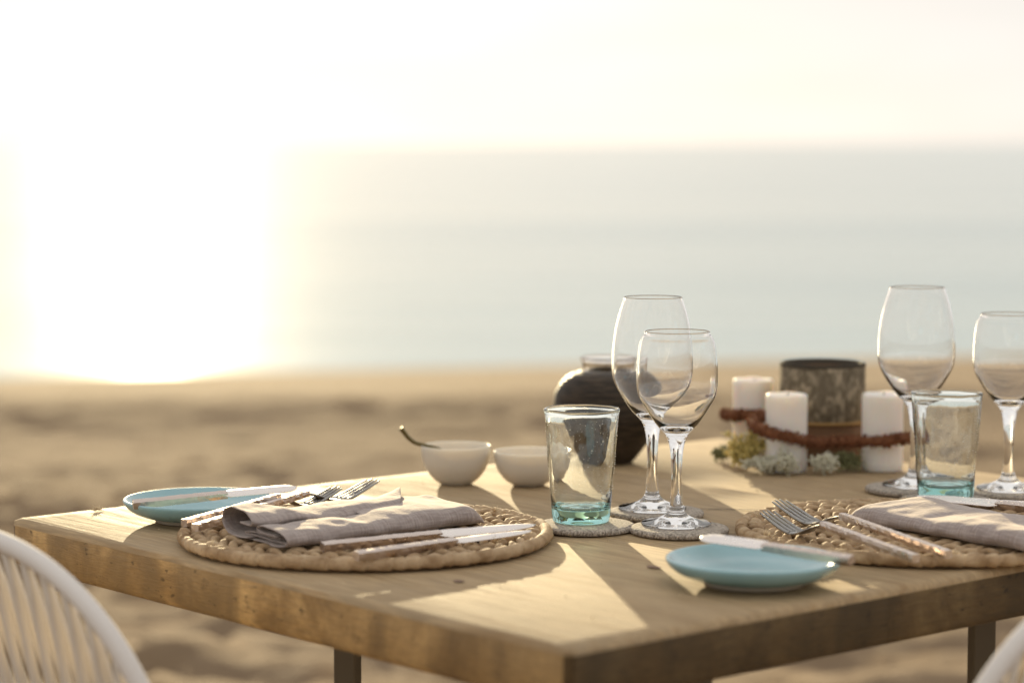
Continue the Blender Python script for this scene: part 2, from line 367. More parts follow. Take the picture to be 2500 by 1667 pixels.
# drying crack beside the coasters
mb = MB(); a, b = tl(P(1690, 1243, ZT)), tl(P(1900, 1247.5, ZT)); d = (b - a).normalized(); s = Vector((-d.y, d.x, 0))
pts = [a + (b - a) * t for t in np.linspace(0, 1, 14)]; V = []
for i, p in enumerate(pts):
    hw = .0011 * min(1, i / 3, (13 - i) / 3) + .0002; q = p + s * .0006 * noise.noise(Vector((i * .7, 0, 0)))
    V += [q - s * hw + Vector((0, 0, ZT + .0011)), q + s * hw + Vector((0, 0, ZT + .0011))]
obj('drying_crack', mesh('drying_crack', V, [(2 * i, 2 * i + 2, 2 * i + 3, 2 * i + 1) for i in range(13)]), table, M['gap'])
for (kx, ky, ra_, rb_) in ((1597, 1386, .0085, .0050), (1120, 1420, .006, .004)):      # small knots in the top
    c = tl(P(kx, ky, ZT)); V = [(c.x, c.y, ZT + .0011)] + [(c.x + ra_ * math.cos(t) * (1 + .15 * noise.noise(Vector((t, kx, 0)))), c.y + rb_ * math.sin(t), ZT + .0011) for t in [2 * PI * k / 20 for k in range(20)]]
    obj('knot', mesh('knot', V, [(0, 1 + k, 1 + (k + 1) % 20) for k in range(20)]), table, M['knot'])
for (lu, lv, wu, wv) in ((-.205, -.252, .036, .010), (.205, .262, .010, .036), (.205, -.252, .036, .010), (-.205, .262, .010, .036)):
    V, F = box(lu - wu / 2, lu + wu / 2, lv - wv / 2, lv + wv / 2, -.02, ZT - TT - .0005); o = obj('leg', mesh('leg', V, F, False), table, M['legm'])
    bv = o.modifiers.new('bv', 'BEVEL'); bv.width = .002; bv.segments = 2
    V, F = box(lu - .045, lu + .045, lv - .045, lv + .045, ZT - TT - .006, ZT - TT - .001); obj('mounting_plate', mesh('mounting_plate', V, F, False), o, M['legm'])
RZ_V = math.atan2(VX.y, VX.x); RZ_U = TH

# ------------------------------------------------------------------ chairs of cord wound on a hoop
def make_chair():
    root = thing('cord_chair', 'x', 'chair')
    a_, top, tilt = .245, .803, math.tan(R(15))
    def rp(s, z, off=0): return Vector((s, -(z - .45) * tilt + off, z))
    path = []
    for k in range(241):
        t = PI * k / 240; c, s_ = math.cos(t), math.sin(t)
        x = a_ * math.copysign(abs(c) ** (2 / 2.5), c); z = .60 + (top - .60) * abs(s_) ** (2 / 2.5); path.append(rp(x, z))
    low = []
    for k in range(1, 30):
        t = k / 30; low.append(rp(a_ * (1 - .12 * t * t), .60 - .16 * t, .02 * t))
    full = [Vector((-p.x, p.y, p.z)) for p in low][::-1]
    full = low[::-1] + path + [Vector((-p.x, p.y, p.z)) for p in low]
    # resample evenly so the winding reads
    L = [0]
    for p, q in zip(full, full[1:]): L.append(L[-1] + (q - p).length)
    n = 420; res = []
    for k in range(n):
        d = L[-1] * k / (n - 1); i = max(0, min(len(L) - 2, next((j for j in range(len(L)) if L[j] > d), len(L) - 1) - 1)); t = (d - L[i]) / max(1e-9, L[i + 1] - L[i]); res.append(full[i].lerp(full[i + 1], min(1, t)))
    V, F = tube(res, [.0082 + .0002 * (k % 3 == 0) for k in range(n)], 10, up=Vector((0, 1, .2))); obj('back_rim', mesh('back_rim', V, F), root, M['rim'])
    # seat hoop
    seat = [Vector((.235 * math.cos(t), .20 + .23 * math.sin(t), .44 + .01 * math.sin(t))) for t in [2 * PI * k / 96 for k in range(96)]]
    V, F = tube(seat, .009, 8, True); obj('seat_rim', mesh('seat_rim', V, F), root, M['rim'])
    def back_z(x):
        c = min(1, abs(x) / a_) ** 2.5; return .60 + (top - .60) * (1 - c) ** (1 / 2.5) if c < 1 else .60
    for lay, off in ((0, -.006), (1, .012)):
        for k in range(16):
            x = -.222 + .444 * (k + .5 * lay) / 15.5
            if abs(x) > .236: continue
            p0 = rp(x * .985, back_z(x) - .003, off * .3); xb = x * .82; p1 = Vector((xb, -.012 + off * 1.5, .455))
            pts = [p0.lerp(p1, t) + Vector((0, .012 * math.sin(PI * t) * (1 if lay else .3), 0)) for t in np.linspace(0, 1, 10)]
            V, F = tube(pts, .0044, 8, up=Vector((0, 1, 0))); obj('back_cord', mesh('back_cord', V, F), root, M['cord'])
    for k in range(17):
        x = -.2 + .4 * k / 16; h = .23 * math.sqrt(1 - (x / .235) ** 2)
        pts = [Vector((x, .20 - h + 2 * h * t, .44 - .03 * math.sin(PI * t))) for t in np.linspace(0, 1, 9)]
        V, F = tube(pts, .0035, 6); obj('seat_cord', mesh('seat_cord', V, F), root, M['cord'])
    for sx in (-1, 1):
        for (y0, y1) in ((.02, -.04), (.38, .42)):
            V, F = tube([Vector((sx * .17, y0, .44)), Vector((sx * .20, (y0 + y1) / 2, .2)), Vector((sx * .22, y1, -.02))], .009, 10, up=Vector((0, 1, 0))); obj('leg', mesh('leg', V, F), root, M['rim'])
    return root
ch = make_chair(); GC = 'cord chairs drawn up to the table'
tag(ch, 'white cord chair drawn up to the mottled side-grain edge of the table', 'chair', GC)
q = A0 + UX * .345 - VX * .14; ch.location = (q.x, q.y, 0); ch.rotation_euler.z = TH
c2 = copy_tree(ch); tag(c2, 'white cord chair drawn up to the dark end-grain edge of the table', 'chair', GC)
q = B0 + VX * .446 + UX * .14; c2.location = (q.x, q.y, 0); c2.rotation_euler.z = TH + PI / 2

# ------------------------------------------------------------------ placemats
MT = .013                                                    # mat thickness
def make_mat():
    root = thing('woven_placemat', 'x', 'placemat')
    rim, zc = .1735, .0070
    n = 720; pa, ra = [], []
    cuts = [0.0]
    while cuts[-1] < 1: cuts.append(cuts[-1] + random.uniform(.008, .022))
    for k in range(n):
        a = 2 * PI * k / n; r = rim + .0016 * noise.noise(Vector((math.cos(a) * 4, math.sin(a) * 4, 0)))
        pa.append(Vector((r * math.cos(a), r * math.sin(a), zc + .0006 * noise.noise(Vector((math.cos(a) * 6, math.sin(a) * 6, 4))))))
        c0 = max(c for c in cuts if c <= k / n); c1 = min(c for c in cuts if c > k / n); f_ = (k / n - c0) / (c1 - c0)
        ra.append(.0049 + .0017 * f_ ** .6 * (1 if f_ < .93 else .3) + .0006 * noise.noise(Vector((c0 * 99, 0, 7))))
    V, F = tube(pa, ra, 10, True); obj('wrapped_rim', mesh('wrapped_rim', V, F), root, M['straw'])
    r = rim - .0135; s = 1; ring = 0
    while r > .012:
        mb = MB(); tw = max(3, round(2 * PI * r / .038)); m = tw * 18; ph = random.random() * 6
        for st in range(2):
            pts, rd = [], []
            for k in range(m):
                a = 2 * PI * k / m; ca_, sa_ = math.cos(a) * r / .03, math.sin(a) * r / .03
                t = s * tw * a + PI * st + ph + .9 * noise.noise(Vector((ca_, sa_, ring)))
                rr = r + .0046 * math.cos(t) + .0011 * noise.noise(Vector((ca_ * 1.5, sa_ * 1.5, ring + 3))); zz = zc - .0004 + (.0035 if ring else .0028) * math.sin(t) + .0016 * noise.noise(Vector((ca_ * 1.3, sa_ * 1.3, ring + 9)))
                pts.append(Vector((rr * math.cos(a), rr * math.sin(a), zz)))
                rd.append(.0039 + .0010 * noise.noise(Vector((ca_ * 2.5, sa_ * 2.5, st * 3 + ring))) + .0006 * math.sin(2 * t))
            V, F = tube(pts, rd, 8, True, .85); mb.add(V, F)
        mb.build('woven_ring', root, [M['straw']]); r -= .0137; s = -s; ring += 1
    V, F = lathe([(0, .0008), (.170, .0008), (.170, .004), (0, .004)], 64); obj('backing', mesh('backing', V, F), root, M['straw'])
    mb = MB()
    for (ang, rr) in ((1.10, .172), (1.02, .170), (2.2, .172), (5.3, .15), (.3, .16), (3.4, .171)):
        for k in range(6):
            p = Vector((rr * math.cos(ang), rr * math.sin(ang), .011)); d = Vector((random.uniform(-1, 1), random.uniform(-1, 1), random.uniform(.7, 1.4))).normalized()
            V, F = tube([p, p + d * .004, p + d * .009 + Vector((0, 0, -.001))], [.0006, .0005, .0002], 4); mb.add(V, F)
    tag(mb.build('frayed_end', root, [M['fluff']]), kind='stuff'); return root
GM = 'woven placemats'
m1 = make_mat(); m1.location = (-.140, 2.296, ZT + .001); m1.rotation_euler.z = .4
tag(m1, 'round woven straw placemat lying in front of the two white bowls', 'placemat', GM)
m2 = copy_tree(m1); m2.location = (.396, 2.314, ZT + .001); m2.rotation_euler.z = 2.5
tag(m2, 'round woven straw placemat lying by the forks with tines over its rim', 'placemat', GM)

# ------------------------------------------------------------------ napkins
def napkin(name, sheets, L, label, loc, rz, name_skew=False):
    """sheets: list of (profile(s)->[(y,z)...], s0(y), s1(y), n). one cloth, folded."""
    mb = MB()
    for prof, s0, s1, n in sheets:
        ref = prof(0.5); m = len(ref); idx = len(mb.V); V, F = [], []
        for k in range(n + 1):
            t = k / n
            for j, (y, z) in enumerate(prof(s0 + (s1 - s0) * t) if not callable(s0) else prof(t)):
                if callable(s0): s = s0(y) + (s1(y) - s0(y)) * t
                else: s = s0 + (s1 - s0) * t
                x = s * L + (.16 * y * min(1, max(0, (s - .45) / .3)) if name_skew else 0)
                wv = .0028 * noise.noise(Vector((x * 26, y * 22, z * 60))) + .0014 * noise.noise(Vector((x * 70, y * 60, z * 90 + 5)))
                V.append((x + .002 * noise.noise(Vector((y * 40, z * 90, 3))), y + .004 * noise.noise(Vector((x * 18, z * 30, 8))), max(.0012, z + wv * min(1, z / .006))))
        for k in range(n):
            for j in range(m - 1): F.append((k * m + j, k * m + j + 1, (k + 1) * m + j + 1, (k + 1) * m + j))
        mb.add(V, F)
    o = mb.build(name, None, [M['linen']]); o.location = loc; o.rotation_euler.z = rz
    so = o.modifiers.new('t', 'SOLIDIFY'); so.thickness = .0016; so.offset = 0
    su = o.modifiers.new('s', 'SUBSURF'); su.levels = 1; su.render_levels = 1
    return tag(o, label, 'napkin', 'folded linen napkins')
def prof_of(pts, n=5): 
    q = [(v.x, v.y) for v in spl(pts, n)]; return lambda s: q
def pad_prof(W, H, fold=.0):
    """flattened pillow whose ends close up along s"""
    def f(s):
        e = min(1, (1 - s) / .07); h = H * math.sqrt(max(0, 1 - (1 - e) ** 2)); h = max(h, .0035)
        y0 = .0 + .006 * (1 - e); y1 = W - .008 * (1 - e)
        hh = h * (1 + .10 * math.sin(s * 9 + 1))
        pts = [(y0 + .03, .0015), (y0 + .012, .0015), (y0 + .002, .2 * hh + .001), (y0 - .001, .5 * hh), (y0 + .004, .86 * hh), (y0 + .018, hh), (y0 + .05, hh * 1.04), (y0 + .09, hh * 1.02), (y1 - .02, hh * .95), (y1 - .004, hh * .75), (y1, .35 * hh), (y1 - .01, .0015), (y1 - .03, .0015)]
        return [(v.x, v.y) for v in spl(pts, 3)]
    return f
zm = ZT + .0135
# left napkin: a stacked pad, and a rolled flap lying on its far half
a, b = P(690, 1345, zm), P(1188, 1283, zm); Ln = (b - a).length; rz1 = math.atan2((b - a).y, (b - a).x)
def serp(k0):
    zz = k0
    pts = [(.078, zz), (.04, zz), (.012, zz + .0003), (.004, zz + .0016), (.012, zz + .0030), (.04, zz + .0033), (.068, zz + .0034), (.076, zz + .0048), (.068, zz + .0060), (.035, zz + .0062), (.016, zz + .0062)]
    return prof_of(pts, 3)
def roll(s):
    sw = .0014 * math.sin(s * 14); hs = float(np.interp(s, [0, .15, .45, .8, 1], [1.04, .98, .76, .80, .98]))
    pts = [(.062, .003), (.085, .0015), (.108, .002), (.122, .006), (.128, .013 + sw), (.122, .021 + sw), (.110, .0258 + sw), (.092, .0268), (.074, .0262 - sw), (.060, .0240 - sw), (.054, .0200 - sw), (.056, .0165 - sw), (.066, .0150), (.084, .0150)]
    return [(v.x, v.y * (hs if v.y > .012 else 1) + (.0018 * max(0, (s - .86) / .14) * max(0, min(1, (v.x - .08) / .04)))) for v in spl(pts, 3)]
def innerroll(s):
    pts = [(.030, .0015), (.012, .0015), (.002, .0045), (.000, .009), (.005, .0140), (.018, .0165), (.034, .0175), (.046, .0165), (.050, .0130), (.044, .0102), (.030, .0100), (.018, .0100)]
    q = [(v.x, v.y) for v in spl(pts, 3)]; e = min(1, (1 - s) / .06); e = math.sqrt(max(0, 1 - (1 - e) ** 2)); return [(y, .002 + (z - .002) * max(.25, e)) for y, z in q]
nap1 = napkin('napkin', [(serp(.0015), .03, .50, 24), (innerroll, .015, .62, 36), (pad_prof(.128, .0175), .50, 1.0, 40),
    (roll, lambda y: .0 + .07 * (y - .05) / .09, lambda y: .70 + .20 * (y - .055) / .085, 48)], Ln,
    'taupe linen napkin folded with a rolled flap, beside two hammered knives', (a.x, a.y, zm), rz1, True)
a2, b2 = P(2062, 1276, zm), P(2520, 1357, zm); L2 = (b2 - a2).length; rz2 = math.atan2((b2 - a2).y, (b2 - a2).x)
def pad2(s):
    e0 = min(1, s / .09); e0 = math.sqrt(max(0, 1 - (1 - e0) ** 2)); f = pad_prof(.118, .0172)(min(s, .93)); dip = 1 - .30 * math.exp(-((s - .72) / .16) ** 2)
    return [(y + (.012 * (1 - e0) if y < .06 else -.02 * (1 - e0)), .002 + (z - .002) * max(.2, e0) * (dip if y > .03 else 1)) for y, z in f]
nap2 = napkin('napkin', [(pad2, 0, 1.0, 60)], L2, 'plump taupe linen napkin folded in a soft wavy pad, beside two forks', (a2.x, a2.y, zm), rz2)

# ------------------------------------------------------------------ cutlery with hammered square handles
def hammered(L, w0, w1, h0, h1):
    """faceted bar along +x"""
    n = int(L / .0034); V, F = [], []
    for i in range(n + 1):
        t = i / n; w_, h_ = (w0 + (w1 - w0) * t) / 2, (h0 + (h1 - h0) * t) / 2; ends = i in (0, n)
        ring = [(-1, -1), (0, -1), (1, -1), (1, 0), (1, 1), (0, 1), (-1, 1), (-1, 0)]
        for (y, z) in ring:
            j = 0 if ends else 1
            V.append((t * L + random.uniform(-.0007, .0007) * j, y * w_ * (.93 if abs(y * z) else 1) + random.uniform(-.00028, .00028) * j, z * h_ * (.93 if abs(y * z) else 1) + random.uniform(-.00028, .00028) * j + (h0 + h1) / 4))
    for i in range(n):
        for k in range(8): l = (k + 1) % 8; F.append((i * 8 + k, i * 8 + l, (i + 1) * 8 + l, (i + 1) * 8 + k))
    F.append(tuple(reversed(range(8)))); F.append(tuple(range(n * 8, n * 8 + 8))); return V, F
def plate_strip(st, th):
    """st: (x, ymin, ymax, z); a thin solid strip"""
    V, F = [], []; m = 6
    for (x, y0, y1, z) in st:
        for k in range(m): V.append((x, y0 + (y1 - y0) * k / (m - 1), z + th / 2 * (1 - .6 * abs(k / (m - 1) * 2 - 1) ** 3)))
        for k in reversed(range(m)): V.append((x, y0 + (y1 - y0) * k / (m - 1), z - th / 2 * (1 - .6 * abs(k / (m - 1) * 2 - 1) ** 3)))
    s = 2 * m
    for i in range(len(st) - 1):
        for k in range(s): l = (k + 1) % s; F.append((i * s + k, i * s + l, (i + 1) * s + l, (i + 1) * s + k))
    F.append(tuple(reversed(range(s)))); F.append(tuple(range((len(st) - 1) * s, len(st) * s))); return V, F
def aim(o, a, b, roll=0):
    d = (b - a); o.location = a; o.rotation_mode = 'QUATERNION'
    x = d.normalized(); y = Vector((0, 0, 1)).cross(x).normalized(); z = x.cross(y)
    o.rotation_quaternion = Matrix((x, y, z)).transposed().to_quaternion() @ Quaternion((1, 0, 0), roll)
def knife(label, a, b, frac=.48, roll=0, group='hammered knives', name='table_knife', bw=.0175, broad=False):
    root = thing(name, label, 'knife', group=group); L = (b - a).length; hl = L * frac
    V, F = hammered(hl, .0092, .0085, .0076, .0066); obj('handle', mesh('handle', V, F, False), root, M['hammered'])
    st = []; bl = L - hl + .004
    for k in range(25):
        t = k / 24; x = hl - .004 + bl * t
        neck = min(1, .35 + t / .10) if t < .10 else 1
        if broad: wd = bw * neck * (1 if t < .8 else math.sqrt(max(.02, 1 - ((t - .8) / .2) ** 2)))
        else: wd = bw * neck * (1 - .25 * t) * (1 if t < .55 else math.sqrt(max(.006, 1 - ((t - .55) / .45) ** 2.2)))
        st.append((x, -wd * .55, wd * .45 if not broad else wd * .5, .0045 - .0015 * t))
    V, F = plate_strip(st, .0020); obj('blade', recalc_me(mesh('blade', V, F)), root, M['blade'])
    aim(root, a, b, roll); return root
def recalc_me(me):
    bm = bmesh.new(); bm.from_mesh(me); bmesh.ops.recalc_face_normals(bm, faces=bm.faces); bm.to_mesh(me); bm.free(); return me
def fork(label, a, b, group='hammered forks'):
    """a: under the handle end, b: under the tine tips, both on the mat"""
    root = thing('fork', label, 'fork', group=group); L = (b - a).length; hl = L * .60; rise = .0125
    V, F = hammered(hl, .0090, .0075, .0072, .0062)
    V = [(x, y, z + rise * x / hl) for x, y, z in V]; obj('handle', mesh('handle', V, F, False), root, M['hammered'])
    zt = [(v.x, v.y) for v in spl([(0, rise + .003), (.14, rise - .001), (.30, .0050), (.42, .0030), (.58, .0052), (.75, .0098), (.90, .0140), (1.0, .0172)], 8)]
    def zz(x): return float(np.interp((x - hl) / (L - hl), [a_ for a_, _ in zt], [b_ for _, b_ in zt]))
    st = []
    for k in range(15):
        t = k / 14 * .50; x = hl - .003 + (L - hl) * t; hw = float(np.interp(t, [0, .1, .16, .22, .3, .4, .5], [.0036, .0032, .0040, .0060, .0088, .0104, .0106]))
        st.append((x, -hw, hw, zz(max(hl, x))))
    V, F = plate_strip(st, .0024); hd = obj('head', recalc_me(mesh('head', V, F)), root, M['steel'])
    for j in range(4):
        y = -.0086 + .0172 * j / 3; pts = []; rd = []
        for k in range(12):
            t = .46 + .54 * k / 11; x = hl + (L - hl) * t - (.003 if j in (0, 3) else 0) * (k / 11); pts.append(Vector((x, y * (1 - .06 * k / 11), zz(x)))); rd.append(.0019 - .0010 * (k / 11) ** 2)
        V, F = tube(pts, rd, 6); obj('tine', mesh('tine', V, F), root, M['steel'])
    aim(root, a, b); return root
zk = ZT + .0146
knife('hammered table knife lying against the front fold of the napkin with a rolled flap', P(785, 1343, zk), P(1306, 1288, zk), .54, R(16))
knife('slim hammered table knife lying along the rim of the placemat, outside the other knife', P(868, 1366, zk), P(1296, 1303, zk), .55, R(14), bw=.013)
ff = ZT + .0145
fork('hammered fork on the far side of the rolled-flap napkin, next to the side plate', P(449, 1285, ff), P(826, 1228, ff))
fork('hammered fork half under the rolled-flap napkin, its tines rising beside the bowl', P(476, 1296, ff), P(915, 1209, ff))
fork('hammered fork next to the side plate, its tines pointing at the coasters', P(2236, 1372, ff), P(1868, 1290, ff))
fork('hammered fork next to the plump wavy napkin, its tines over the placemat rim', P(2315, 1362, ff), P(1898, 1262, ff))
k3 = knife('table knife lying beyond the plump wavy napkin, its blade in front of a tumbler', P(2640, 1262, zk), P(2238, 1218, zk), .5, R(-14), bw=.02)
k4 = knife('second table knife beyond the plump napkin, further from the tumbler', P(2760, 1262, zk), P(2376, 1231, zk), .5, R(-14), bw=.02)

# ------------------------------------------------------------------ side plates
def make_plate():
    root = thing('side_plate', 'x', 'plate')
    pr = spl2([(0, .0095), (.030, .0096), (.046, .0102), (.058, .0125), (.0665, .0168), (.0710, .0206), (.0728, .0222), (.0744, .0228), (.0758, .0222), (.0762, .0208), (.0745, .0172), (.0690, .0118), (.058, .0064), (.048, .0038), (.0440, .0030)], 4)
    V, F = lathe(pr + [(.043, .004), (0, .004)], 96); obj('dish', recalc_me(mesh('dish', V, F)), root, M['glaze'])
    V, F = lathe([(.0405, .0035), (.0445, .0035), (.0440, 0), (.0415, 0), (.0405, .0035)], 72); obj('foot_ring', recalc_me(mesh('foot_ring', V, F)), root, M['stone']); return root
GP = 'celadon side plates'
p1 = make_plate(); q = P(486, 1217, ZT + .0225); p1.location = (q.x, q.y, ZT + .001); tag(p1, 'small blue-green plate at the table corner, knife handle sparkling in it', 'plate', GP)
p2 = copy_tree(p1); q = P(1840, 1362, ZT + .0225); p2.location = (q.x, q.y, ZT + .001); tag(p2, 'small blue-green plate by the end-grain edge, knife blade reaching over its rim', 'plate', GP)
knife('hammered butter knife with its handle down in the blue-green plate by the forks', P(325, 1239, ZT + .021), P(724, 1196, ZT + .031), .57, R(18), 'butter knives', 'butter_knife', .015, True)
knife('butter knife laid across a blue-green plate, its rounded tip toward the coasters', P(2080, 1377, ZT + .0265), P(1712, 1318, ZT + .0295), .57, R(-16), 'butter knives', 'butter_knife', .017, True)

# ------------------------------------------------------------------ coasters and glasses
def make_coaster():
    V, F = lathe([(0, .0068), (.044, .0068), (.0468, .0062), (.0480, .0036), (.0468, .0010), (.044, .0004), (0, .0004)], 72, lambda v, a: v + Vector((math.cos(a), math.sin(a), 0)) * .0006 * noise.noise(Vector((math.cos(a) * 5, math.sin(a) * 5, 0))))
    o = obj('coaster', recalc_me(mesh('coaster', V, F)), None, M['coaster'])
    mb = MB()
    for k in range(96):
        a = 2 * PI * k / 96; p = Vector((.0474 * math.cos(a), .0474 * math.sin(a), .0036))
        V, F = tube([p + Vector((-math.sin(a), math.cos(a), 0)) * .0013 * s_ + Vector((0, 0, .0022 * s_)) for s_ in (-1, -.5, 0, .5, 1)], [.0006, .0012, .0014, .0012, .0006], 6); mb.add(V, F)
    mb.build('stitched_edge', o, [M['coaster']]); return o
CS = make_coaster(); ncs = [0]
def coaster(px, py, label):
    o = CS if ncs[0] == 0 else copy_tree(CS); ncs[0] += 1
    q = P(px, py, ZT + .007); o.location = (q.x, q.y, ZT + .0005); o.rotation_euler.z = ncs[0]; return tag(o, label, 'coaster', 'round felted coasters')
def make_wine(name, H, rim, mx, zmx, zb, rs, rf):
    """stemmed glass as one closed shell: outside from the foot up, over the lip, down the inside"""
    root = thing(name, 'x', 'wine glass'); wl = .0011
    outer = spl2([(rf, .0010), (rf - .0005, .0020), (.70 * rf, .0042), (.36 * rf, .0090), (.22 * rf, .0150), (rs * 1.15, .024), (rs, .036), (rs * 1.02, zb - .035), (rs * 1.35, zb - .014), (rs * 2.1, zb - .002), (mx * .50, zb + .008), (mx * .80, zb + .026), (mx * .965, zmx - .018), (mx, zmx), (mx * .955, zmx + .026), ((mx * .955 + rim) / 2 + .0009, (zmx + .026 + H) / 2), (rim + .0004, H - .0030)], 6)
    lip = [(rim + .00022, H - .0016), (rim + .0001, H - .0008), (rim, H - .0004), (rim - .0002, H - .0001), (rim - wl * .5, H), (rim - wl + .0002, H - .0001), (rim - wl, H - .0004), (rim - wl + .0001, H - .0008), (rim - wl + .00022, H - .0016)]
    inner = spl2([(rim + .0004 - wl, H - .0030), ((mx * .955 + rim) / 2 + .0009 - wl, (zmx + .026 + H) / 2), (mx * .955 - wl, zmx + .026), (mx - wl, zmx), (mx * .965 - wl, zmx - .018), (mx * .80 - wl, zb + .027), (mx * .48 - wl, zb + .0105), (rs * 1.5, zb + .0045), (0, zb + .0032)], 6)
    V, F = lathe([(0, .0016), (rf * .5, .0010), (rf - .001, 0), (rf, .0004)] + outer + lip + inner, 96)
    obj('glass_body', recalc_me(mesh('glass_body', V, F)), root, M['clear']); return root
ico = bmesh.new(); bmesh.ops.create_icosphere(ico, subdivisions=1, radius=1); IV = [v.co.copy() for v in ico.verts]; IF = [tuple(v.index for v in f.verts) for f in ico.faces]; ico.free()
def make_tumbler():
    root = thing('tumbler', 'x', 'tumbler'); H = .1125; wl = .0022
    def wob(v, a):
        k = v.z / H; return v + Vector((math.cos(a), math.sin(a), 0)) * (.0006 * noise.noise(Vector((math.cos(a) * 1.5, math.sin(a) * 1.5, v.z * 40)))) + Vector((0, 0, .0009 * k * k * noise.noise(Vector((math.cos(a) * 2, math.sin(a) * 2, 5)))))
    pr = [(0, .0035), (.012, .0028), (.022, .0008), (.0255, 0), (.0278, .0010), (.0286, .0035), (.0292, .010), (.0312, .035), (.0343, .075), (.0367, H - .006), (.0377, H - .0022), (.0374, H - .0006), (.0362, H), (.0350, H - .0010), (.0345, H - .006), (.0321, .075), (.0290, .036), (.0268, .020), (.0245, .0150), (.019, .0128), (.010, .0138), (0, .0150)]
    V, F = lathe(spl2(pr, 3), 96, wob); obj('glass_body', recalc_me(mesh('glass_body', V, F)), root, M['teal'])
    mb = MB()
    for k in range(240):
        a = random.uniform(0, 2 * PI); z = random.uniform(.03, .105); r = .0296 + (z - .012) * .0075 / .1 + .0002; c = Vector((r * math.cos(a), r * math.sin(a), z)); q = random.uniform(.0002, .0005)
        mb.add([c + v * q for v in IV], IF)
    tag(mb.build('seed_specks', root, [M['speck']]), kind='stuff'); return root
small = ('small_wine_glass', .190, .0320, .0398, .147, .090, .0052, .0345)
large = ('large_wine_glass', .2170, .0300, .0418, .151, .092, .0054, .0350)
GZ = ZT + .0078
def put(o, px, py, label, group):
    q = P(px, py, GZ); o.location = (q.x, q.y, GZ); return tag(o, label, None, group)
ws = make_wine(*small); put(ws, 1651, 1279, 'shorter wine glass overlapping the taller one, next to the dark round vase', 'short wine glasses')
ws2 = copy_tree(ws); put(ws2, 2461, 1193, 'shorter wine glass standing apart, on the other side of a tumbler from the candles', 'short wine glasses')
wl_ = make_wine(*large); put(wl_, 1592, 1241, 'tall wine glass right in front of the dark round vase', 'tall wine glasses')
wl2 = copy_tree(wl_); put(wl2, 2233, 1184, 'tall wine glass beside a white candle, behind a tumbler', 'tall wine glasses')
t1 = make_tumbler(); put(t1, 1419, 1272, 'teal-based tumbler with bubbles, in front of a white bowl and the vase', 'teal tumblers')
t2 = copy_tree(t1); t2.rotation_euler.z = 2; put(t2, 2308, 1216, 'teal-based tumbler just beyond the plump napkin', 'teal tumblers')
coaster(1430, 1277, 'round grey coaster under the tumbler in front of the bowl'); coaster(1658, 1285, 'round grey coaster under the shorter wine glass near the vase')
coaster(1602, 1245, 'round grey coaster under the tall wine glass near the vase'); coaster(2222, 1187, 'round grey coaster under the tall wine glass near the candles')
coaster(2311, 1217, 'round grey coaster under the tumbler beyond the plump napkin'); coaster(2466, 1195, 'round grey coaster under the shorter wine glass far from the vase')

# ------------------------------------------------------------------ bowls and spoon
def bowl(px, py, r, h, label):
    pr = spl2([(0, .010), (r * .35, .011), (r * .62, .016), (r * .82, h * .58), (r * .93, h - .003), (r * .955, h), (r * .985, h + .0006), (r, h - .0012), (r * .985, h * .75), (r * .88, h * .42), (r * .66, h * .14), (r * .50, .0012), (r * .46, 0)], 4) + [(0, .001)]
    V, F = lathe(pr, 72); o = obj('bowl', recalc_me(mesh('bowl', V, F)), None, M['cream']); q = P(px, py, ZT); o.location = (q.x, q.y, ZT + .0008)
    return tag(o, label, 'bowl', 'small cream bowls'), q
b1, qb = bowl(1113, 1181, .0388, .0425, 'small cream bowl with a dark curved spoon in it')
b2, _ = bowl(1290, 1184, .0388, .0375, 'small cream bowl, empty, partly behind a tumbler')
D = qb.y; pts = spl([PD(979, 1045, D - .01), PD(997, 1068, D - .006), PD(1014, 1081, D - .004), PD(1043, 1088, D - .004), PD(1075, 1098, D - .002), PD(1098, 1120, D), PD(1112, 1140, D)], 6)
sp = thing('spoon', 'dark olive spoon with a curved handle leaning in a cream bowl', 'spoon', tuple(pts[-1]))
V, F = tube([p - pts[-1] for p in pts], [.0028 - .0008 * math.sin(PI * k / len(pts)) for k in range(len(pts))], 8); obj('handle', mesh('handle', V, F), sp, M['olive'])
V, F = lathe(spl2([(0, 0), (.006, .0008), (.0095, .0045), (.0100, .0050), (.0096, .0052), (.0055, .002), (0, .0012)], 3), 24); o = obj('scoop', mesh('scoop', [(v.x * 1.4 + .005, v.y, v.z - .003) for v in V], F), sp, M['olive'])

# ------------------------------------------------------------------ dark vase
q = P(1481, 1129, ZT); vs = thing('round_vase', 'dark ribbed round vase with a pale lip, behind the tumbler and wine glasses', 'vase', (q.x, q.y, ZT + .001))
base = spl2([(.030, 0), (.034, .004), (.050, .026), (.0605, .050), (.0635, .068), (.0600, .087), (.0480, .1025), (.0335, .1090), (.0290, .1100)], 12)
prof = [(0, .0005)] + [(r + .0006 * math.sin(z * 2 * PI / .0042), z) for r, z in base] + [(.0265, .109), (.045, .10), (.057, .07), (.045, .03), (.0, .01)]
V, F = lathe(prof, 96); obj('body', recalc_me(mesh('body', V, F)), vs, M['vase'])
V, F = lathe(spl2([(.0290, .1085), (.0292, .114), (.0300, .1215), (.0318, .1238), (.0320, .1252), (.0305, .1258), (.0285, .1235), (.0268, .116), (.0264, .1085)], 4) + [(.0290, .1085)], 72); obj('lip', recalc_me(mesh('lip', V, F)), vs, M['clear'])

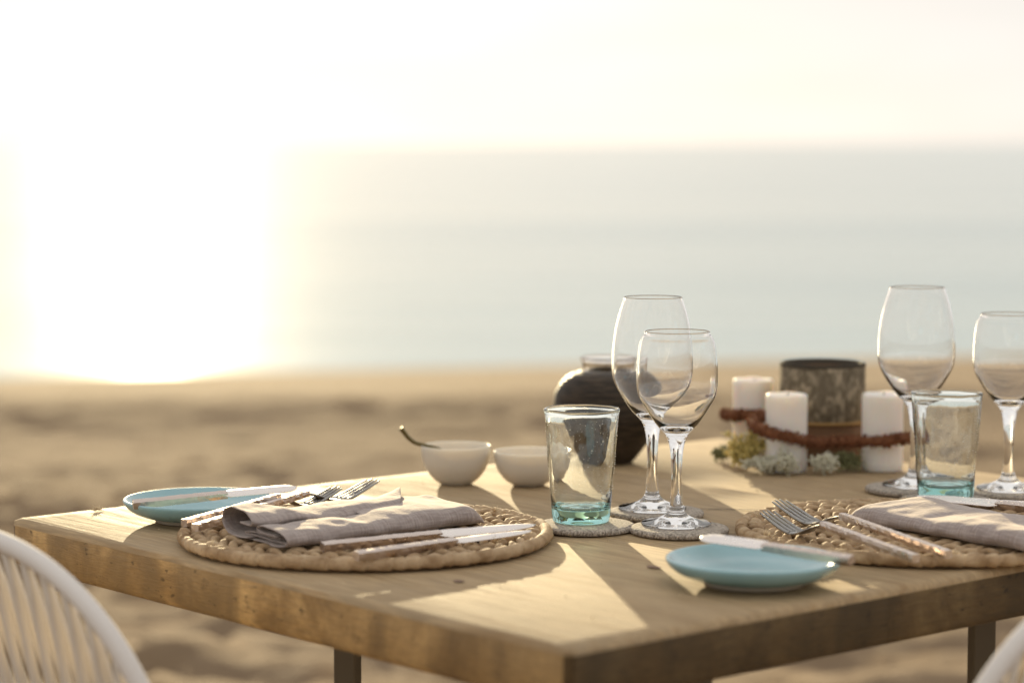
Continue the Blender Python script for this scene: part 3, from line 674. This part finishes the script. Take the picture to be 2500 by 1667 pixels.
# ------------------------------------------------------------------ candles, bark pot, garland, dried flowers
def candle(X, Y, r, h, label):
    root = thing('pillar_candle', label, 'candle', (X, Y, ZT + .0008), group='white pillar candles')
    pr = [(0, 0), (r - .001, 0), (r, .001)] + [(r * (1 + .004 * math.sin(k * 2.1)), h * k / 8) for k in range(1, 8)] + spl2([(r, h - .004), (r - .0008, h - .0012), (r - .0030, h), (r * .7, h - .0008), (r * .35, h - .0030), (0, h - .0035)], 3)
    V, F = lathe(pr, 56, lambda v, a: v + Vector((0, 0, .0012 * noise.noise(Vector((v.x * 60, v.y * 60, X * 9))) if v.z > h * .9 else 0))); obj('wax', recalc_me(mesh('wax', V, F)), root, M['wax'])
    V, F = tube([Vector((0, 0, h - .006)), Vector((.0006, 0, h - .003)), Vector((.002, .0005, h + .0005))], .0009, 6); obj('wick', mesh('wick', V, F), root, M['wick'])
ca = PD(1838, 1116, 2.925); cb = PD(1919, 1154, 2.79); cc = PD(2153, 1151, 2.80); cp = PD(2006, 1129, 2.885)
candle(ca.x, ca.y, .0245, .0945, 'white pillar candle furthest from the tumblers, yellow flowers at its foot')
candle(cb.x, cb.y, .0240, .0905, 'white pillar candle in front of the bark pot, pale flowers at its foot')
candle(cc.x, cc.y, .0240, .0900, 'white pillar candle between the bark pot and the tall wine glass')
pot = thing('bark_pot', 'grey-brown bark-textured cylindrical pot with dark rim among white candles', 'pot', (cp.x, cp.y, ZT + .0008))
R_ = .0510
V, F = lathe([(R_ * .86, .1148), (R_, .1148), (R_, .052), (R_ * .99, .050), (R_ * .86, .050)], 80, lambda v, a: v + Vector((math.cos(a), math.sin(a), 0)) * .0011 * noise.noise(v * 90)); obj('bark_wrap', mesh('bark_wrap', V, F), pot, M['bark'])
V, F = lathe([(R_ * .84, .112), (R_ * .88, .1175), (R_ * .97, .1190), (R_ * 1.004, .1178), (R_ * 1.006, .1150), (R_ * .97, .1130)], 80); obj('rim', mesh('rim', V, F), pot, M['potrim'])
V, F = lathe([(0, 0), (R_ * .97, 0), (R_ * 1.0, .002), (R_ * 1.0, .0465), (R_ * .9, .050), (R_ * .84, .112), (R_ * .8, .112), (R_ * .8, .006), (0, .006)], 64); obj('brown_band', recalc_me(mesh('brown_band', V, F)), pot, M['band'])
V, F = tube([Vector((R_ * 1.012 * math.cos(t), R_ * 1.012 * math.sin(t), .049)) for t in [2 * PI * k / 80 for k in range(80)]], .0022, 6, True); obj('tan_cord', mesh('tan_cord', V, F), pot, M['tan'])
gp = spl([PD(2240, 1066, 2.775), PD(2200, 1071, 2.768), PD(2150, 1077, 2.765), PD(2090, 1076, 2.775), PD(2030, 1080, 2.79), PD(1985, 1079, 2.775), PD(1930, 1068, 2.756), PD(1880, 1056, 2.757), PD(1846, 1041, 2.775), PD(1838, 1026, 2.81), PD(1858, 1016, 2.86), PD(1848, 1013, 2.885), PD(1815, 1013, 2.888), PD(1780, 1013, 2.893), PD(1771, 1010, 2.93)], 7)
g0 = gp[0].copy(); mb = MB(); V, F = tube([p - g0 for p in gp], [.0052 + .001 * noise.noise(p * 120) for p in gp], 8); mb.add(V, F)
gr = thing('rust_garland', 'rust-brown fuzzy garland wound round the white candles and pot', 'garland', tuple(g0))
mb.build('core', gr, [M['rust']]); mb = MB()
ico = bmesh.new(); bmesh.ops.create_icosphere(ico, subdivisions=1, radius=1); IV = [v.co.copy() for v in ico.verts]; IF = [tuple(v.index for v in f.verts) for f in ico.faces]; ico.free()
for k in range(2200):
    i = random.randrange(len(gp) - 1); p = gp[i].lerp(gp[i + 1], random.random()) - g0; d = Vector((random.gauss(0, 1), random.gauss(0, 1), random.gauss(0, 1))).normalized()
    s_ = random.uniform(.0006, .0014); mb.add([p + d * random.uniform(.0045, .0092) + v * s_ for v in IV], IF)
tag(mb.build('fibre_tufts', gr, [M['rust']]), kind='stuff')
def sprig(px, py, dep, n, spread, pm, label, hgt=.03, drift=(0, 0)):
    q = PD(px, py, dep); q.z = ZT; root = thing('dried_flower_sprig', label, 'flowers', (q.x, q.y, ZT + .001), group='dried flower sprigs'); ms = MB(); mp = MB()
    for k in range(n):
        a = random.uniform(0, 2 * PI); l = random.uniform(.35, 1) * spread
        tip = Vector((math.cos(a) * l + drift[0], math.sin(a) * l * .6 + drift[1], random.uniform(.15, 1) * hgt)); mid = tip * .5 + Vector((0, 0, .006)); ps = spl([(0, 0, .0012), tuple(mid), tuple(tip)], 5)
        V, F = tube(ps, .0006, 5); ms.add(V, F)
        for j in range(26):
            t = random.uniform(.35, 1.0); c = ps[min(len(ps) - 1, int(t * (len(ps) - 1)))] + Vector((random.gauss(0, .0026), random.gauss(0, .0026), random.gauss(0, .0024))); c.z = max(c.z, .0012)
            d = Vector((random.gauss(0, 1), random.gauss(0, 1), random.gauss(.5, 1))).normalized(); s1 = d.orthogonal().normalized(); s2 = d.cross(s1); ln, wd = random.uniform(.0035, .0075), random.uniform(.0010, .0021)
            mp.add([c, c + d * ln * .5 + s1 * wd, c + d * ln * .5 + s2 * wd, c + d * ln * .5 - s1 * wd, c + d * ln * .5 - s2 * wd, c + d * ln], [(0, 2, 1), (0, 3, 2), (0, 4, 3), (0, 1, 4), (5, 1, 2), (5, 2, 3), (5, 3, 4), (5, 4, 1)])
    ms.build('stems', root, [M['stem']]); tag(mp.build('petals', root, [M[pm]]), kind='stuff'); return root
sprig(1826, 1150, 2.80, 46, .030, 'pety', 'bushy yellow dried flower sprig at the foot of the far white candle', .048)
sprig(1770, 1118, 2.88, 7, .012, 'stem', 'thin green dried sprig sticking out beyond the yellow flowers', .012, (-.010, 0))
sprig(1862, 1162, 2.765, 16, .024, 'petw', 'low cream dried flower sprig beside the yellow flowers', .016)
sprig(1921, 1160, 2.750, 22, .015, 'petw', 'upright cream dried flower sprig against the candle in front of the pot', .036)
sprig(2012, 1158, 2.760, 20, .016, 'petw', 'small white dried flower sprig in front of the brown pot base', .024)
sprig(2070, 1145, 2.79, 12, .018, 'stem', 'greenish dried sprig between the pot base and a candle', .020)
# bit of fluff on the table edge
q = P(233, 1243, ZT + .001); fl = MB()
for k in range(40):
    d = Vector((random.gauss(0, 1), random.gauss(0, .8), abs(random.gauss(.6, .6)))).normalized(); l = random.uniform(.003, .009)
    V, F = tube([Vector((0, 0, .0012)), d * l * .5, d * l + Vector((0, 0, -.0008 * random.random()))], [.0004, .0003, .00015], 4); fl.add([(x, y, max(z, .0003)) for x, y, z in V], F)
o = fl.build('dry_grass_tuft', None, [M['fluff']]); o.location = (q.x + .004, q.y - .008, ZT + .001); tag(o, 'tiny tuft of dry straw-coloured fluff on the table edge by the plate', 'tuft')

# sand grains and crumbs blown onto the table
gm = MB(); random.seed(21)
for k in range(170):
    lx, ly = random.uniform(-LU / 2 + .01, LU / 2 - .01), random.uniform(-WV / 2 + .01, WV / 2 - .01); p = ctr + UX * lx + VX * ly; r = random.uniform(.0003, .0009)
    if any((p - Vector((o.location.x, o.location.y, 0))).length < .19 for o in (m1, m2)): continue
    gm.add([Vector((p.x, p.y, ZT + .0009 + r * .5)) + Vector((v.x * r, v.y * r * random.uniform(.6, 1), v.z * r * .7)) for v in IV], IF)
o = gm.build('sand_grains', None, [M['fluff']]); tag(o, 'scattered grains of sand on the table top', 'sand', None, 'stuff')
